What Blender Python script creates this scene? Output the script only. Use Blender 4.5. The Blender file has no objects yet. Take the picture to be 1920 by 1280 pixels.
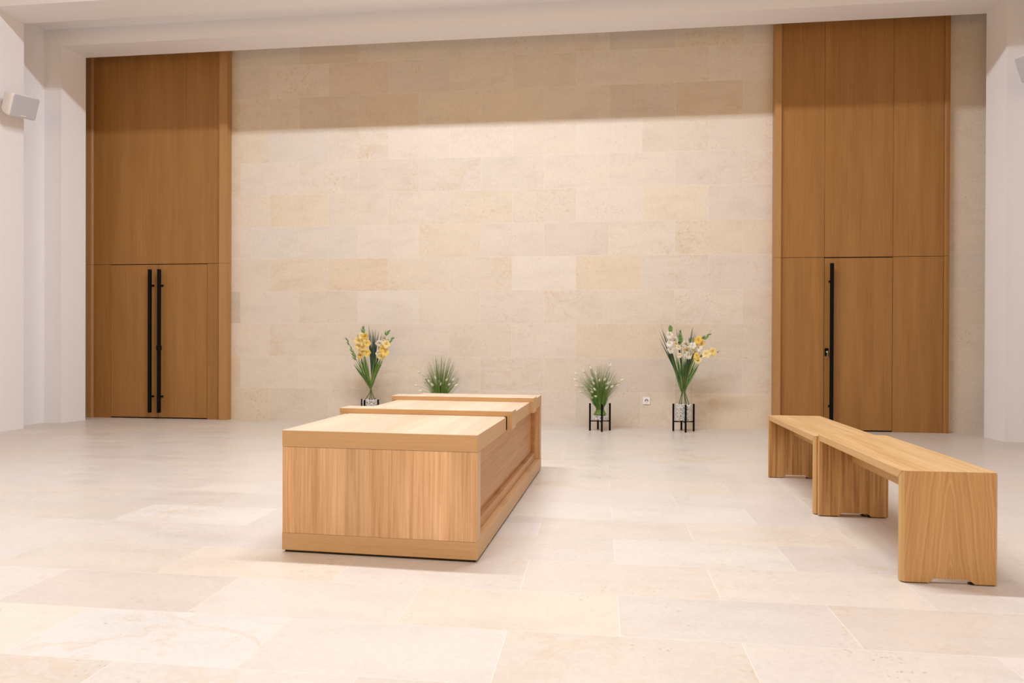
import bpy, bmesh, math, random
from mathutils import Vector, Matrix

# ---------------------------------------------------------------- camera, world, lights, exposure
S = bpy.context.scene
COL = S.collection

def look_basis(yaw, pitch, roll):
    cy, sy, cp, sp = math.cos(yaw), math.sin(yaw), math.cos(pitch), math.sin(pitch)
    fw = Vector((sy * cp, cy * cp, sp)); rt = Vector((cy, -sy, 0)); up = rt.cross(fw)
    cr, sr = math.cos(roll), math.sin(roll)
    return rt * cr + up * sr, up * cr - rt * sr, fw

cam_d = bpy.data.cameras.new('camera'); cam = bpy.data.objects.new('camera', cam_d); COL.objects.link(cam)
R_, U_, F_ = look_basis(-0.12275908, -0.00371897, 0.0036069)
cam.matrix_world = Matrix(((R_.x, U_.x, -F_.x, 1.0852270), (R_.y, U_.y, -F_.y, -8.7634878),
                           (R_.z, U_.z, -F_.z, 1.0711185), (0, 0, 0, 1)))
cam_d.sensor_width = 36; cam_d.lens = 1321.329 / 1920 * 36; cam_d.clip_start = 0.05; cam_d.clip_end = 100
S.camera = cam

W = bpy.data.worlds.new('world'); S.world = W; W.use_nodes = True
W.node_tree.nodes['Background'].inputs[0].default_value = (1, .9, .8, 1)
W.node_tree.nodes['Background'].inputs[1].default_value = 0.0

def area(name, loc, sx, sy, power, color, spread=180, rot=(0, 0, 0), shape='RECTANGLE'):
    l = bpy.data.lights.new(name, 'AREA'); l.shape = shape; l.size = sx
    if shape == 'RECTANGLE': l.size_y = sy
    l.energy = power; l.color = color; l.spread = math.radians(spread)
    o = bpy.data.objects.new(name, l); COL.objects.link(o); o.location = loc; o.rotation_euler = rot
    return o

# the hall's linear ceiling lamps: one row towards the stone wall, others over the seating behind the camera
LC = (.92, .985, 1.08)
for x_ in (-1.5, -0.1, 1.3):
    area('ceiling_light_front', (x_, -4.05, 6.14), 1.2, 0.20, 134, LC)
for x_ in (-3.6, -1.2, 1.2, 3.6):
    area('ceiling_light_middle', (x_, -8.3, 6.14), 1.0, 0.5, 36, LC, 120)
# added warm fill at the rear wall, no known lamp there; warms the shadows
area('warm_fill_light', (0, -14.9, 2.6), 6.0, 3.0, 205, (1.0, .68, .25), 180, (math.radians(90), 0, 0))

V = S.view_settings
S.display_settings.display_device = 'sRGB'
V.view_transform = 'Standard'; V.look = 'None'; V.gamma = 1.0; V.use_curve_mapping = False
V.exposure = 0.0
S.cycles.max_bounces = 10; S.cycles.diffuse_bounces = 6; S.cycles.transparent_max_bounces = 16
S.cycles.caustics_reflective = False; S.cycles.caustics_refractive = False

random.seed(4)
rnd = random.random
def ru(a, b): return a + (b - a) * rnd()

# ---------------------------------------------------------------- object helpers
def mesh_obj(name, bm, mats, parent=None, smooth=False):
    me = bpy.data.meshes.new(name); bm.normal_update(); bm.to_mesh(me); bm.free()
    for m in (mats if isinstance(mats, (list, tuple)) else [mats]): me.materials.append(m)
    if smooth:
        for p in me.polygons: p.use_smooth = True
    o = bpy.data.objects.new(name, me); COL.objects.link(o)
    if parent: o.parent = parent
    return o

def tag(o, label, cat, group=None, kind=None):
    o['label'] = label; o['category'] = cat
    if group: o['group'] = group
    if kind: o['kind'] = kind
    return o

def thing(name, label, cat, loc=(0, 0, 0), rotz=0.0, group=None, kind=None):
    o = bpy.data.objects.new(name, None); COL.objects.link(o); o.empty_display_size = .1
    o.location = loc; o.rotation_euler = (0, 0, rotz)
    return tag(o, label, cat, group, kind)

def box(bm, x0, x1, y0, y1, z0, z1, bev=0.0, mi=0, seg=1):
    v = [bm.verts.new((x, y, z)) for z in (z0, z1) for y in (y0, y1) for x in (x0, x1)]
    fs = [bm.faces.new([v[i] for i in q]) for q in ((0, 2, 3, 1), (4, 5, 7, 6), (0, 1, 5, 4), (2, 6, 7, 3), (0, 4, 6, 2), (1, 3, 7, 5))]
    for f in fs: f.material_index = mi
    if bev:
        es = list({e for f in fs for e in f.edges})
        bmesh.ops.bevel(bm, geom=es, offset=bev, segments=seg, affect='EDGES', profile=0.5)
    return fs

def quad(bm, pts, mi=0):
    f = bm.faces.new([bm.verts.new(p) for p in pts]); f.material_index = mi; return f

def by_normal(bm, top, x, y):
    """grain direction follows the face: material index for horizontal, x-facing and y-facing faces"""
    bm.normal_update()
    for f in bm.faces:
        n = f.normal
        f.material_index = top if abs(n.z) > .7 else (x if abs(n.x) > abs(n.y) else y)

def frame_at(d):
    d = d.normalized(); a = Vector((0, 0, 1)) if abs(d.z) < .9 else Vector((1, 0, 0))
    u = d.cross(a).normalized(); return u, d.cross(u).normalized()

def tube(bm, pts, rad, n=8, mi=0, caps=True):
    pts = [Vector(p) for p in pts]
    if not isinstance(rad, (list, tuple)): rad = [rad] * len(pts)
    rings = []
    for i, p in enumerate(pts):
        d = pts[min(i + 1, len(pts) - 1)] - pts[max(i - 1, 0)]
        u, w = frame_at(d)
        if rings:   # keep the rings from twisting
            u = (pu - d.normalized() * pu.dot(d.normalized())).normalized(); w = d.normalized().cross(u)
        pu = u
        rings.append([bm.verts.new(p + (u * math.cos(2 * math.pi * k / n) + w * math.sin(2 * math.pi * k / n)) * rad[i]) for k in range(n)])
    for a, b in zip(rings, rings[1:]):
        for k in range(n):
            f = bm.faces.new((a[k], a[(k + 1) % n], b[(k + 1) % n], b[k])); f.material_index = mi
    if caps:
        bm.faces.new(rings[0][::-1]).material_index = mi; bm.faces.new(rings[-1]).material_index = mi

def lathe(bm, prof, n=48, mi=0, c=(0, 0)):
    rings = [[bm.verts.new((c[0] + r * math.cos(2 * math.pi * k / n), c[1] + r * math.sin(2 * math.pi * k / n), z)) for k in range(n)] for r, z in prof]
    for a, b in zip(rings, rings[1:]):
        for k in range(n): bm.faces.new((a[k], a[(k + 1) % n], b[(k + 1) % n], b[k])).material_index = mi
    return rings

def spline(P, n=24):
    """Catmull-Rom through the points"""
    P = [Vector(p) for p in P]; Q = [P[0] * 2 - P[1]] + P + [P[-1] * 2 - P[-2]]
    out = []
    segs = len(P) - 1
    for s in range(segs):
        a, b, c, d = Q[s:s + 4]
        m = max(2, n // segs)
        for k in range(m):
            t = k / m
            out.append(.5 * ((2 * b) + (c - a) * t + (2 * a - 5 * b + 4 * c - d) * t * t + (3 * b - a - 3 * c + d) * t ** 3))
    out.append(P[-1]); return out

# ---------------------------------------------------------------- materials
class NT:
    def __init__(s, name):
        s.m = bpy.data.materials.new(name); s.m.use_nodes = True; s.t = s.m.node_tree; s.t.nodes.clear()
        s.out = s.n('ShaderNodeOutputMaterial'); s.bsdf = s.n('ShaderNodeBsdfPrincipled')
        s.l(s.bsdf.outputs[0], s.out.inputs[0])
    def n(s, typ, **kw):
        x = s.t.nodes.new(typ)
        for k, v in kw.items(): setattr(x, k, v)
        return x
    def l(s, a, b): s.t.links.new(a, b)
    def put(s, sock, v):
        if hasattr(v, 'is_linked') or hasattr(v, 'links'): s.l(v, sock)
        else: sock.default_value = v
    def math(s, op, a, b=0.0, c=None, clamp=False):
        x = s.n('ShaderNodeMath', operation=op, use_clamp=clamp); s.put(x.inputs[0], a); s.put(x.inputs[1], b)
        if c is not None: s.put(x.inputs[2], c)
        return x.outputs[0]
    def mix(s, f, a, b, mode='MIX'):
        x = s.n('ShaderNodeMix', data_type='RGBA', blend_type=mode)
        s.put(x.inputs[0], f); s.put(x.inputs[6], a); s.put(x.inputs[7], b); return x.outputs[2]
    def noise(s, vec, scale, detail=3.0, rough=.5, dist=0.0):
        x = s.n('ShaderNodeTexNoise'); s.put(x.inputs['Vector'], vec); x.inputs['Scale'].default_value = scale
        x.inputs['Detail'].default_value = detail; x.inputs['Roughness'].default_value = rough; x.inputs['Distortion'].default_value = dist
        return x.outputs[0]
    def ramp(s, f, stops, interp='LINEAR'):
        x = s.n('ShaderNodeValToRGB'); cr = x.color_ramp; cr.interpolation = interp
        while len(cr.elements) < len(stops): cr.elements.new(1.0)
        for e, (p, c) in zip(cr.elements, stops):
            e.position = p; e.color = c if len(c) == 4 else (*c, 1)
        s.l(f, x.inputs[0]); return x.outputs[0]
    def mapr(s, f, a, b, c=0.0, d=1.0):
        x = s.n('ShaderNodeMapRange'); s.l(f, x.inputs[0])
        for i, v in enumerate((a, b, c, d)): x.inputs[i + 1].default_value = v
        return x.outputs[0]
    def xyz(s, vec):
        x = s.n('ShaderNodeSeparateXYZ'); s.l(vec, x.inputs[0]); return x.outputs
    def vec(s, x, y, z):
        c = s.n('ShaderNodeCombineXYZ')
        for i, v in enumerate((x, y, z)): s.put(c.inputs[i], v)
        return c.outputs[0]
    def obj(s): return s.n('ShaderNodeTexCoord').outputs['Object']
    def set(s, **kw):
        for k, v in kw.items(): s.put(s.bsdf.inputs[k.replace('_', ' ')], v)
        return s
    def bump(s, h, strength, dist=.002):
        b = s.n('ShaderNodeBump'); b.inputs['Strength'].default_value = strength; b.inputs['Distance'].default_value = dist
        s.l(h, b.inputs['Height']); s.l(b.outputs[0], s.bsdf.inputs['Normal'])

def plain(name, col, rough=.5, metal=0.0, spec=.5):
    return NT(name).set(Base_Color=(*col, 1), Roughness=rough, Metallic=metal, Specular_IOR_Level=spec).m

def wood(name, light, dark, along, rough=.45, freq=90.0, stretch=.02, band=7.0, contrast=1.0, planks=None, plank_var=1.0, plank_axis='X', cathedral=None, spec=.35):
    """oak veneer: fine fibres + wider bands, running along one axis of the thing's own space"""
    k = NT(name); o = k.obj(); X, Y, Z = k.xyz(o)
    ax = {'X': X, 'Y': Y, 'Z': Z}
    al = ax[along]; ot = [ax[c] for c in 'XYZ' if c != along]
    # a slow drift bends the fibres slightly
    drift = k.math('MULTIPLY', k.math('SUBTRACT', k.noise(k.vec(k.math('MULTIPLY', al, .9), k.math('MULTIPLY', ot[0], 2.0), k.math('MULTIPLY', ot[1], 2.0)), 1.0, 2), .5), .035)
    a0 = k.math('ADD', ot[0], drift); a1 = k.math('ADD', ot[1], drift)
    fine = k.noise(k.vec(k.math('MULTIPLY', a0, freq), k.math('MULTIPLY', a1, freq), k.math('MULTIPLY', al, freq * stretch)), 1.0, 4, .62)
    wide = k.noise(k.vec(k.math('MULTIPLY', a0, band), k.math('MULTIPLY', a1, band), k.math('MULTIPLY', al, band * .06)), 1.0, 3, .55)
    pores = k.noise(k.vec(k.math('MULTIPLY', a0, freq * 4), k.math('MULTIPLY', a1, freq * 4), k.math('MULTIPLY', al, freq * .22)), 1.0, 2, .5)
    f = k.math('ADD', k.math('MULTIPLY', fine, .55), k.math('MULTIPLY', wide, .45))
    if cathedral:
        xc, steep, fr, zc = cathedral
        dx = k.math('SUBTRACT', X, xc)
        absx = k.math('SQRT', k.math('ADD', k.math('MULTIPLY', dx, dx), 6e-5))
        v = k.math('ADD', k.math('MULTIPLY', absx, steep), Z)
        v = k.math('ADD', v, k.math('MULTIPLY', k.noise(k.vec(k.math('MULTIPLY', X, 9.0), 0.0, k.math('MULTIPLY', Z, 4.0)), 1.0, 2), .22))
        cat = k.noise(k.vec(k.math('MULTIPLY', v, fr), 0.0, 0.0), 1.0, 3, .65)
        f = k.math('ADD', k.math('MULTIPLY', f, .42), k.math('MULTIPLY', cat, .58))
    lo, hi = .5 - .2 / contrast, .5 + .2 / contrast
    col = k.mix(k.mapr(f, lo, hi), (*dark, 1), (*light, 1))
    col = k.mix(k.math('MULTIPLY', k.mapr(pores, .60, .72), .22), col, (dark[0] * .6, dark[1] * .52, dark[2] * .45, 1))
    if planks:
        lo_, hi_, edges = planks
        t = k.mapr(ax[plank_axis], lo_, hi_)
        stops = []
        pr = random.Random(name)
        for e in edges:
            b = 1 + pr.uniform(-.16, .10) * plank_var; w = pr.uniform(-.06, .06) * plank_var
            stops.append((e, (b * .5, (b - w * .35) * .5, (b - w) * .5)))
        t2 = k.ramp(t, stops, 'CONSTANT')
        col = k.mix(1.0, k.mix(1.0, col, t2, 'MULTIPLY'), (2, 2, 2, 1), 'MULTIPLY')
    k.set(Base_Color=col, Roughness=rough, Specular_IOR_Level=spec)
    k.bump(fine, .06, .001)
    return k.m

def stone(name, rough, spec, pit, polish_var=0.0):
    """limestone: each slab carries its own tone (attribute); veins and pores are procedural"""
    k = NT(name)
    a = k.n('ShaderNodeAttribute', attribute_name='tone'); base = a.outputs['Color']; seed = a.outputs['Alpha']
    o = k.obj()
    off = k.n('ShaderNodeVectorMath', operation='MULTIPLY_ADD'); k.l(k.vec(seed, seed, seed), off.inputs[0]); off.inputs[1].default_value = (37, 53, 71); k.l(o, off.inputs[2])
    p = off.outputs[0]
    X, Y, Z = k.xyz(p)
    st = k.vec(X, k.math('MULTIPLY', Y, 2.6), k.math('MULTIPLY', Z, 2.6))
    cloud = k.noise(st, 2.2, 4, .6, .3)
    grain = k.noise(p, 42, 3, .7)
    col = k.mix(1.0, base, k.ramp(cloud, [(.25, (.93, .92, .90)), (.5, (1, 1, 1)), (.8, (1.04, 1.02, .99))]), 'MULTIPLY')
    col = k.mix(1.0, col, k.ramp(grain, [(.3, (.95, .945, .94)), (.6, (1.02, 1.02, 1.02))]), 'MULTIPLY')
    # ochre veins in some slabs
    vein = k.math('ABSOLUTE', k.math('SUBTRACT', k.noise(k.vec(X, k.math('MULTIPLY', Y, 1.6), k.math('MULTIPLY', Z, 1.6)), 1.9, 5, .62, 1.2), .5))
    where = k.mapr(k.noise(p, .9, 1), .52, .68)
    vm = k.math('MULTIPLY', k.mapr(vein, .0, .035, 1.0, 0.0), k.math('MULTIPLY', where, .30))
    col = k.mix(vm, col, (.60, .40, .20, 1))
    bl = k.noise(p, 26, 3, .6); bc = k.mapr(k.noise(p, 1.7, 2, .5), .55, .68)
    col = k.mix(k.math('MULTIPLY', k.mapr(bl, .54, .66), k.math('MULTIPLY', bc, .42)), col, (.56, .36, .17, 1))
    # pores in clusters
    nz = k.n('ShaderNodeTexNoise'); k.l(p, nz.inputs['Vector']); nz.inputs['Scale'].default_value = 55; nz.inputs['Detail'].default_value = 2
    dis = k.n('ShaderNodeVectorMath', operation='MULTIPLY_ADD'); k.l(nz.outputs['Color'], dis.inputs[0]); dis.inputs[1].default_value = (.035, .035, .035); k.l(p, dis.inputs[2])
    vo = k.n('ShaderNodeTexVoronoi'); k.l(dis.outputs[0], vo.inputs['Vector']); vo.inputs['Scale'].default_value = 34; vo.inputs['Randomness'].default_value = 1
    clus = k.mapr(k.noise(p, 3.1, 3, .6), .54, .66)
    pm = k.math('MULTIPLY', k.mapr(vo.outputs['Distance'], .08, .24, 1.0, 0.0), k.math('MULTIPLY', clus, pit))
    col = k.mix(pm, col, (.38, .28, .19, 1))
    rr = k.mapr(cloud, .2, .8, rough - polish_var, rough + polish_var)
    k.set(Base_Color=col, Roughness=rr, Specular_IOR_Level=spec)
    k.bump(grain, .08, .001)
    return k.m

M = {}
M['plaster'] = (lambda k: (k.set(Base_Color=k.mix(k.noise(k.obj(), 60, 3), (.82, .80, .805, 1), (.86, .84, .845, 1)), Roughness=.85, Specular_IOR_Level=.2), k.bump(k.noise(k.obj(), 180, 2), .05, .001), k.m)[-1])(NT('white plaster'))
M['wall_stone'] = stone('honed limestone wall', .7, .25, .75)
M['floor_stone'] = stone('polished limestone floor', .34, .4, .7, .06)
M['grout'] = plain('pale grout', (.80, .73, .63), .9, 0, .1)
PL, PD = (.40, .198, .056), (.265, .118, .028)
M['panel'] = wood('oak panelling veneer', PL, PD, 'Z', .42, 120, .012, 9, 1.0)
M['panel_edge'] = wood('oak panelling post', (.48, .26, .10), (.36, .18, .06), 'Z', .42, 120, .012, 9, .8)
M['oak_plain'] = plain('oak boarding of the hall', (.40, .225, .10), .6)
M['shadow_gap'] = plain('black gap', (.012, .009, .007), .9)
M['black'] = plain('black powder coated metal', (.003, .003, .003), .6, 0, .12)
M['steel'] = plain('bright steel', (.6, .6, .6), .25, 1)
OL, OD = (.74, .475, .25), (.57, .33, .155)
ends = [0, .06, .187, .325, .45, .52, .64, .716, .87]
M['oak_end'] = wood('light oak boards upright', (.84, .555, .325), (.57, .325, .155), 'Z', .45, 90, .02, 13, 1.5, (-1.0, 0.0, ends), 1.0, 'X')
M['oak_x'] = wood('light oak edge crosswise', (.64, .41, .215), (.53, .325, .16), 'X', .45, 110, .012, 8, .8)
M['oak_y'] = wood('light oak edge lengthwise', (.64, .41, .215), (.53, .325, .16), 'Y', .45, 110, .012, 8, .8)
M['oak_z'] = wood('light oak edge upright', (.66, .44, .24), (.56, .36, .185), 'Z', .45, 110, .012, 8, .8)
tops = [0, .09, .2, .31, .4, .53, .62, .74, .86]
M['oak_top'] = wood('light oak boards lengthwise', (.75, .575, .40), (.63, .45, .295), 'Y', .4, 80, .02, 9, 1.2, (-1.03, .03, tops), .5, 'X')
M['oak_side'] = wood('light oak side board', (.62, .35, .165), (.44, .225, .09), 'Y', .45, 90, .02, 14, 1.4)
BL, BD = (.64, .39, .175), (.42, .225, .082)
M['bench_end'] = wood('oak bench end with cathedral grain', BL, BD, 'Z', .45, 130, .02, 10, 1.6, cathedral=(.2, 9.0, 9.0, 0))
M['bench_leg'] = wood('oak bench leg striped', (.58, .335, .135), (.30, .145, .045), 'Z', .45, 70, .01, 34, 1.7)
M['bench_seat'] = wood('oak bench seat', (.72, .475, .235), (.54, .315, .125), 'Y', .42, 80, .02, 16, 1.4)
M['bench_edge'] = wood('oak bench edge', (.62, .38, .16), (.53, .31, .12), 'Y', .45, 90, .02, 10, .8)
M['pad'] = plain('dark felt pad', (.03, .022, .016), .9)
M['spk_white'] = plain('white speaker plastic', (.80, .77, .74), .4)
M['socket_white'] = plain('white socket plastic', (.86, .85, .86), .3)
M['socket_grey'] = plain('socket recess grey', (.72, .70, .71), .4)
M['socket_dark'] = plain('socket hole dark', (.10, .085, .08), .6)
def grille_mat():
    k = NT('grey perforated speaker grille'); o = k.obj()
    v = k.n('ShaderNodeTexVoronoi'); k.l(o, v.inputs['Vector']); v.inputs['Scale'].default_value = 160; v.inputs['Randomness'].default_value = .0
    c = k.mix(k.mapr(v.outputs['Distance'], .2, .4), (.36, .36, .40, 1), (.56, .55, .59, 1))
    return k.set(Base_Color=c, Roughness=.5).m
M['grille'] = grille_mat()
def glass_mat():
    k = NT('clear glass'); t = k.t; t.nodes.remove(k.bsdf)
    tr = k.n('ShaderNodeBsdfTransparent'); tr.inputs[0].default_value = (.992, .996, .992, 1)
    gl = k.n('ShaderNodeBsdfGlossy'); gl.inputs['Roughness'].default_value = .02
    lw = k.n('ShaderNodeLayerWeight'); lw.inputs[0].default_value = .5
    fac = k.math('MULTIPLY_ADD', k.math('POWER', lw.outputs['Facing'], 4.0), .35, .012)
    mx = k.n('ShaderNodeMixShader'); k.l(fac, mx.inputs[0]); k.l(tr.outputs[0], mx.inputs[1]); k.l(gl.outputs[0], mx.inputs[2])
    k.l(mx.outputs[0], k.out.inputs[0]); return k.m
M['glass'] = glass_mat()
def vcol_mat(name, rough=.5, trans=.25):
    """plant tissue: colour of its own at every point (attribute), a little light passing through"""
    k = NT(name); a = k.n('ShaderNodeAttribute', attribute_name='tone')
    k.set(Base_Color=a.outputs['Color'], Roughness=rough, Specular_IOR_Level=.3)
    if trans:
        tl = k.n('ShaderNodeBsdfTranslucent'); k.l(a.outputs['Color'], tl.inputs[0])
        mx = k.n('ShaderNodeMixShader'); mx.inputs[0].default_value = trans
        k.l(k.bsdf.outputs[0], mx.inputs[1]); k.l(tl.outputs[0], mx.inputs[2]); k.l(mx.outputs[0], k.out.inputs[0])
    return k.m
M['plant'] = vcol_mat('green plant', .45, .15)
M['petal'] = vcol_mat('petals', .55, .3)
M['pebble'] = (lambda k: k.set(Base_Color=k.mix(k.noise(k.obj(), 70, 1), (.84, .81, .79, 1), (.95, .94, .93, 1)), Roughness=.6).m)(NT('white pebbles'))
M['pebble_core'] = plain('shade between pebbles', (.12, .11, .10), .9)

def set_tone(o, fn, alpha=False):
    """colour attribute 'tone' per face corner; fn(polygon, vertex index) -> rgb(a)"""
    me = o.data; at = me.color_attributes.new('tone', 'FLOAT_COLOR', 'CORNER')
    for p in me.polygons:
        for li in p.loop_indices:
            c = fn(p, me.loops[li].vertex_index); at.data[li].color = c if len(c) == 4 else (*c, 1)

# ---------------------------------------------------------------- the setting
def slabs(name, tiles, plane, mats, label, cat, back):
    """one mesh: every slab its own face with a hair-thin joint, grout surface just behind"""
    bm = bmesh.new(); tones = []
    lay = bm.loops.layers.float_color.new('tone')
    for (a0, a1, b0, b1, tone) in tiles:
        g = .0012
        if plane == 'XZ': pts = [(a0 + g, 0, b0 + g), (a1 - g, 0, b0 + g), (a1 - g, 0, b1 - g), (a0 + g, 0, b1 - g)]
        else: pts = [(a0 + g, b0 + g, 0), (a1 - g, b0 + g, 0), (a1 - g, b1 - g, 0), (a0 + g, b1 - g, 0)]
        f = quad(bm, pts, 0)
        for lp in f.loops: lp[lay] = tone
    x0, x1, y0, y1, z0, z1 = back
    for f in box(bm, x0, x1, y0, y1, z0, z1, 0, 1):
        for lp in f.loops: lp[lay] = (.7, .6, .5, 0)
    o = mesh_obj(name, bm, mats)
    return tag(o, label, cat, None, 'structure')

SW, SH = .79910, .42
r2 = random.Random(11)
special = {  # (course, joint left of the slab): tone
    (4, -3): (.70, .565, .385), (4, -4): (.70, .60, .455), (4, -2): (.70, .60, .46), (4, -1): (.70, .60, .47), (4, 0): (.75, .68, .58),
    (4, 1): (.72, .59, .415), (4, 2): (.68, .605, .52), (4, 3): (.68, .60, .515),
    (3, -2.5): (.72, .655, .575), (3, -3.5): (.67, .58, .46), (3, -4.5): (.69, .62, .53), (3, -5.5): (.55, .47, .37), (3, -1.5): (.70, .61, .50),
    (3, 2.5): (.71, .64, .54), (3, 1.5): (.70, .61, .48), (3, .5): (.70, .61, .50), (3, -.5): (.69, .62, .53),
    (2, 1): (.70, .58, .425), (2, 2): (.70, .58, .43), (2, 0): (.71, .635, .54), (2, -4): (.69, .60, .49), (2, -3): (.69, .60, .48), (2, 3): (.68, .59, .48),
    (1, 1.5): (.63, .55, .47), (1, 2.5): (.63, .56, .47), (1, -5.5): (.70, .56, .38), (1, .5): (.68, .59, .48),
    (6, -4): (.73, .61, .44), (7, -4.5): (.71, .64, .54), (7, -3.5): (.70, .62, .51), (6, 2): (.74, .63, .47), (6, 3): (.67, .60, .52),
    (5, -4.5): (.70, .64, .57), (5, -3.5): (.69, .63, .55), (8, -4): (.67, .605, .53), (9, -3.5): (.64, .53, .40), (9, -2.5): (.67, .54, .39),
    (9, 1.5): (.62, .54, .44), (9, 2.5): (.66, .53, .38), (10, -3): (.68, .53, .39), (11, 1.5): (.62, .53, .46), (11, -3.5): (.62, .50, .36)}
tiles = []
for c in range(12):
    x = -8 if c % 2 == 0 else -7.5
    while x < 7.6:
        a0, a1 = x * SW, (x + 1) * SW
        a0c, a1c = max(a0, -5.95), min(a1, 5.75)
        if a1c - a0c > .02:
            t = special.get((c, x))
            if t is None:
                b = r2.uniform(.94, 1.05); w = r2.choice((-.02, 0, 0, .02, .05))
                t = (.70 * b, (.61 - w * .3) * b, (.50 - w) * b)
            t = tuple(n_ * (1 + (v_ / m_ - 1) * .62) for v_, m_, n_ in zip(t, (.70, .605, .49), (.70, .615, .515)))
            tiles.append((a0c, a1c, c * SH, min((c + 1) * SH, 4.98), (*t, r2.random())))
        x += 1
slabs('wall_back', tiles, 'XZ', [M['wall_stone'], M['grout']], 'pale limestone block wall at the back of the hall', 'wall', (-5.95, 5.75, .0002, .25, 0, 5.0))

rows = [.15, -.49, -.90, -1.31, -1.715, -2.12, -2.53, -2.93, -3.34, -3.735, -4.148, -4.552, -4.957, -5.367, -5.784, -6.197, -6.61]
while rows[-1] > -15: rows.append(rows[-1] - .412)
fspecial = {(11, -1.756): (.82, .76, .68), (9, -3.79): (.80, .74, .66), (13, -.92): (.79, .695, .57), (14, .33): (.79, .705, .58), (14, -1.34): (.735, .65, .56),
            (14, 2.0): (.735, .65, .555), (12, 1.166): (.79, .73, .64), (10, 1.166): (.79, .735, .65), (11, -.08): (.77, .72, .66), (10, .33): (.79, .735, .65),
            (15, -.09): (.78, .72, .64), (15, -.93): (.80, .75, .68), (13, .76): (.77, .68, .575), (15, -1.76): (.82, .74, .62), (11, .755): (.76, .68, .585)}
tiles = []
for i, (b, a) in enumerate(zip(rows, rows[1:])):
    x = (1.166 if i % 2 == 0 else 1.590) - .8355 * 9
    while x < 6.2:
        a0, a1 = max(x, -6.3), min(x + .8355, 6.1)
        if a1 - a0 > .02:
            t = None
            for (ri, xs), v in fspecial.items():
                if ri == i and abs(xs - x) < .12: t = v
            if t is None:
                q = r2.uniform(.965, 1.03); w = r2.choice((-.015, 0, 0, .015, .03))
                t = (.765 * q, (.692 - w * .3) * q, (.605 - w) * q)
            tiles.append((a0, a1, a, b, (*(.84 * (n_ + (v_ - n_) * 1.0) for v_, n_ in zip(t, (.765, .69, .61))), r2.random())))
        x += .8355
slabs('floor', tiles, 'XY', [M['floor_stone'], M['grout']], 'pale polished limestone slab floor of the hall', 'floor', (-6.3, 6.1, rows[-1], .15, -.2, -.0002))

# plaster: stepped portal frames round the stone recess, side walls, ceilings
def portal(name, xl0, xl1, xr0, xr1, z0, z1, y0, y1, xo_l, xo_r, zo, label):
    """plaster frame: back edge (index 0) to front edge (index 1) of the reveal, outer limits xo/zo"""
    bm = bmesh.new()
    pr = lambda y, xl, xr, z: [(xl, y, 0), (xl, y, z), (xr, y, z), (xr, y, 0)]
    A = [bm.verts.new(p) for p in pr(y0, xl0, xr0, z0)]; B = [bm.verts.new(p) for p in pr(y1, xl1, xr1, z1)]
    Cc = [bm.verts.new(p) for p in pr(y1, xo_l, xo_r, zo)]; D = [bm.verts.new(p) for p in pr(y0, xo_l, xo_r, zo)]
    for P, Q in ((A, B), (B, Cc), (Cc, D), (D, A)):
        for k in range(3): bm.faces.new((P[k], P[k + 1], Q[k + 1], Q[k]))
    for k in (0, 3): bm.faces.new((A[k], B[k], Cc[k], D[k]))
    bmesh.ops.recalc_face_normals(bm, faces=bm.faces)
    return tag(mesh_obj(name, bm, M['plaster']), label, 'portal frame', None, 'structure')
portal('trim_1', -5.52, -5.588, 5.325, 5.358, 4.686, 4.704, -.375, -.712, -5.82, 5.60, 4.915, 'inner white plaster portal frame round the stone wall')
portal('trim_2', -5.60, -5.63, 5.37, 5.40, 4.732, 4.745, -1.275, -1.675, -5.95, 5.75, 6.3, 'outer white plaster portal frame nearest the hall')
def struct_box(name, b, label, cat, mat='plaster'):
    bm = bmesh.new(); box(bm, *b); return tag(mesh_obj(name, bm, M[mat]), label, cat, None, 'structure')
struct_box('wall_left', (-6.1, -5.82, -15, .25, 0, 6.3), 'white plaster side wall behind the left portal piers', 'wall')
struct_box('wall_right', (5.60, 5.9, -15, .25, 0, 6.3), 'white plaster side wall behind the right portal piers', 'wall')
struct_box('wall_rear', (-6.1, 5.9, -15.2, -15, 0, 6.3), 'oak boarded wall behind the camera', 'wall', 'oak_plain')
bm = bmesh.new(); box(bm, -5.82, 5.60, -1.275, .25, 4.915, 5.1)
tag(mesh_obj('ceiling_recess', bm, M['plaster']), 'plaster ceiling of the slot between the two portal frames', 'ceiling', None, 'structure')
struct_box('ceiling', (-6.1, 5.9, -15.2, -1.675, 6.25, 6.45), 'oak boarded ceiling high over the hall', 'ceiling', 'oak_plain')

# ---------------------------------------------------------------- oak panelling and doors
YP, YF = -.075, -.105   # panel face and post face
GAP = .003
DOOR_Z = 2.043
def panel(parent, name, x0, x1, z0, z1, yf=YP, mat='panel', bev=.0012):
    bm = bmesh.new(); box(bm, x0 + GAP / 2, x1 - GAP / 2, yf, yf + .03, z0, z1, bev)
    return mesh_obj(name, bm, M[mat], parent)
def post(parent, x0, x1, yf, rounded=None, mat='panel_edge'):
    """full-height post; rounded = 'L' or 'R' softens that front edge, joint at door-head height"""
    for z0, z1 in ((0, DOOR_Z - GAP / 2), (DOOR_Z + GAP / 2, 4.90)):
        bm = bmesh.new(); fs = box(bm, x0, x1, yf, -.006, z0, z1)
        if rounded:
            xx = x0 if rounded == 'L' else x1
            es = [e for e in bm.edges if all(abs(v.co.x - xx) < 1e-6 and abs(v.co.y - yf) < 1e-6 for v in e.verts)]
            bmesh.ops.bevel(bm, geom=es, offset=.03, segments=5, affect='EDGES', profile=.5)
        mesh_obj('post', bm, M[mat], parent)
def backing(parent, x0, x1):
    bm = bmesh.new(); box(bm, x0, x1, -.042, -.006, 0.0, 4.9); o = mesh_obj('backing', bm, M['shadow_gap'], parent); o['label'] = 'dark gap between oak boards'

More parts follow.
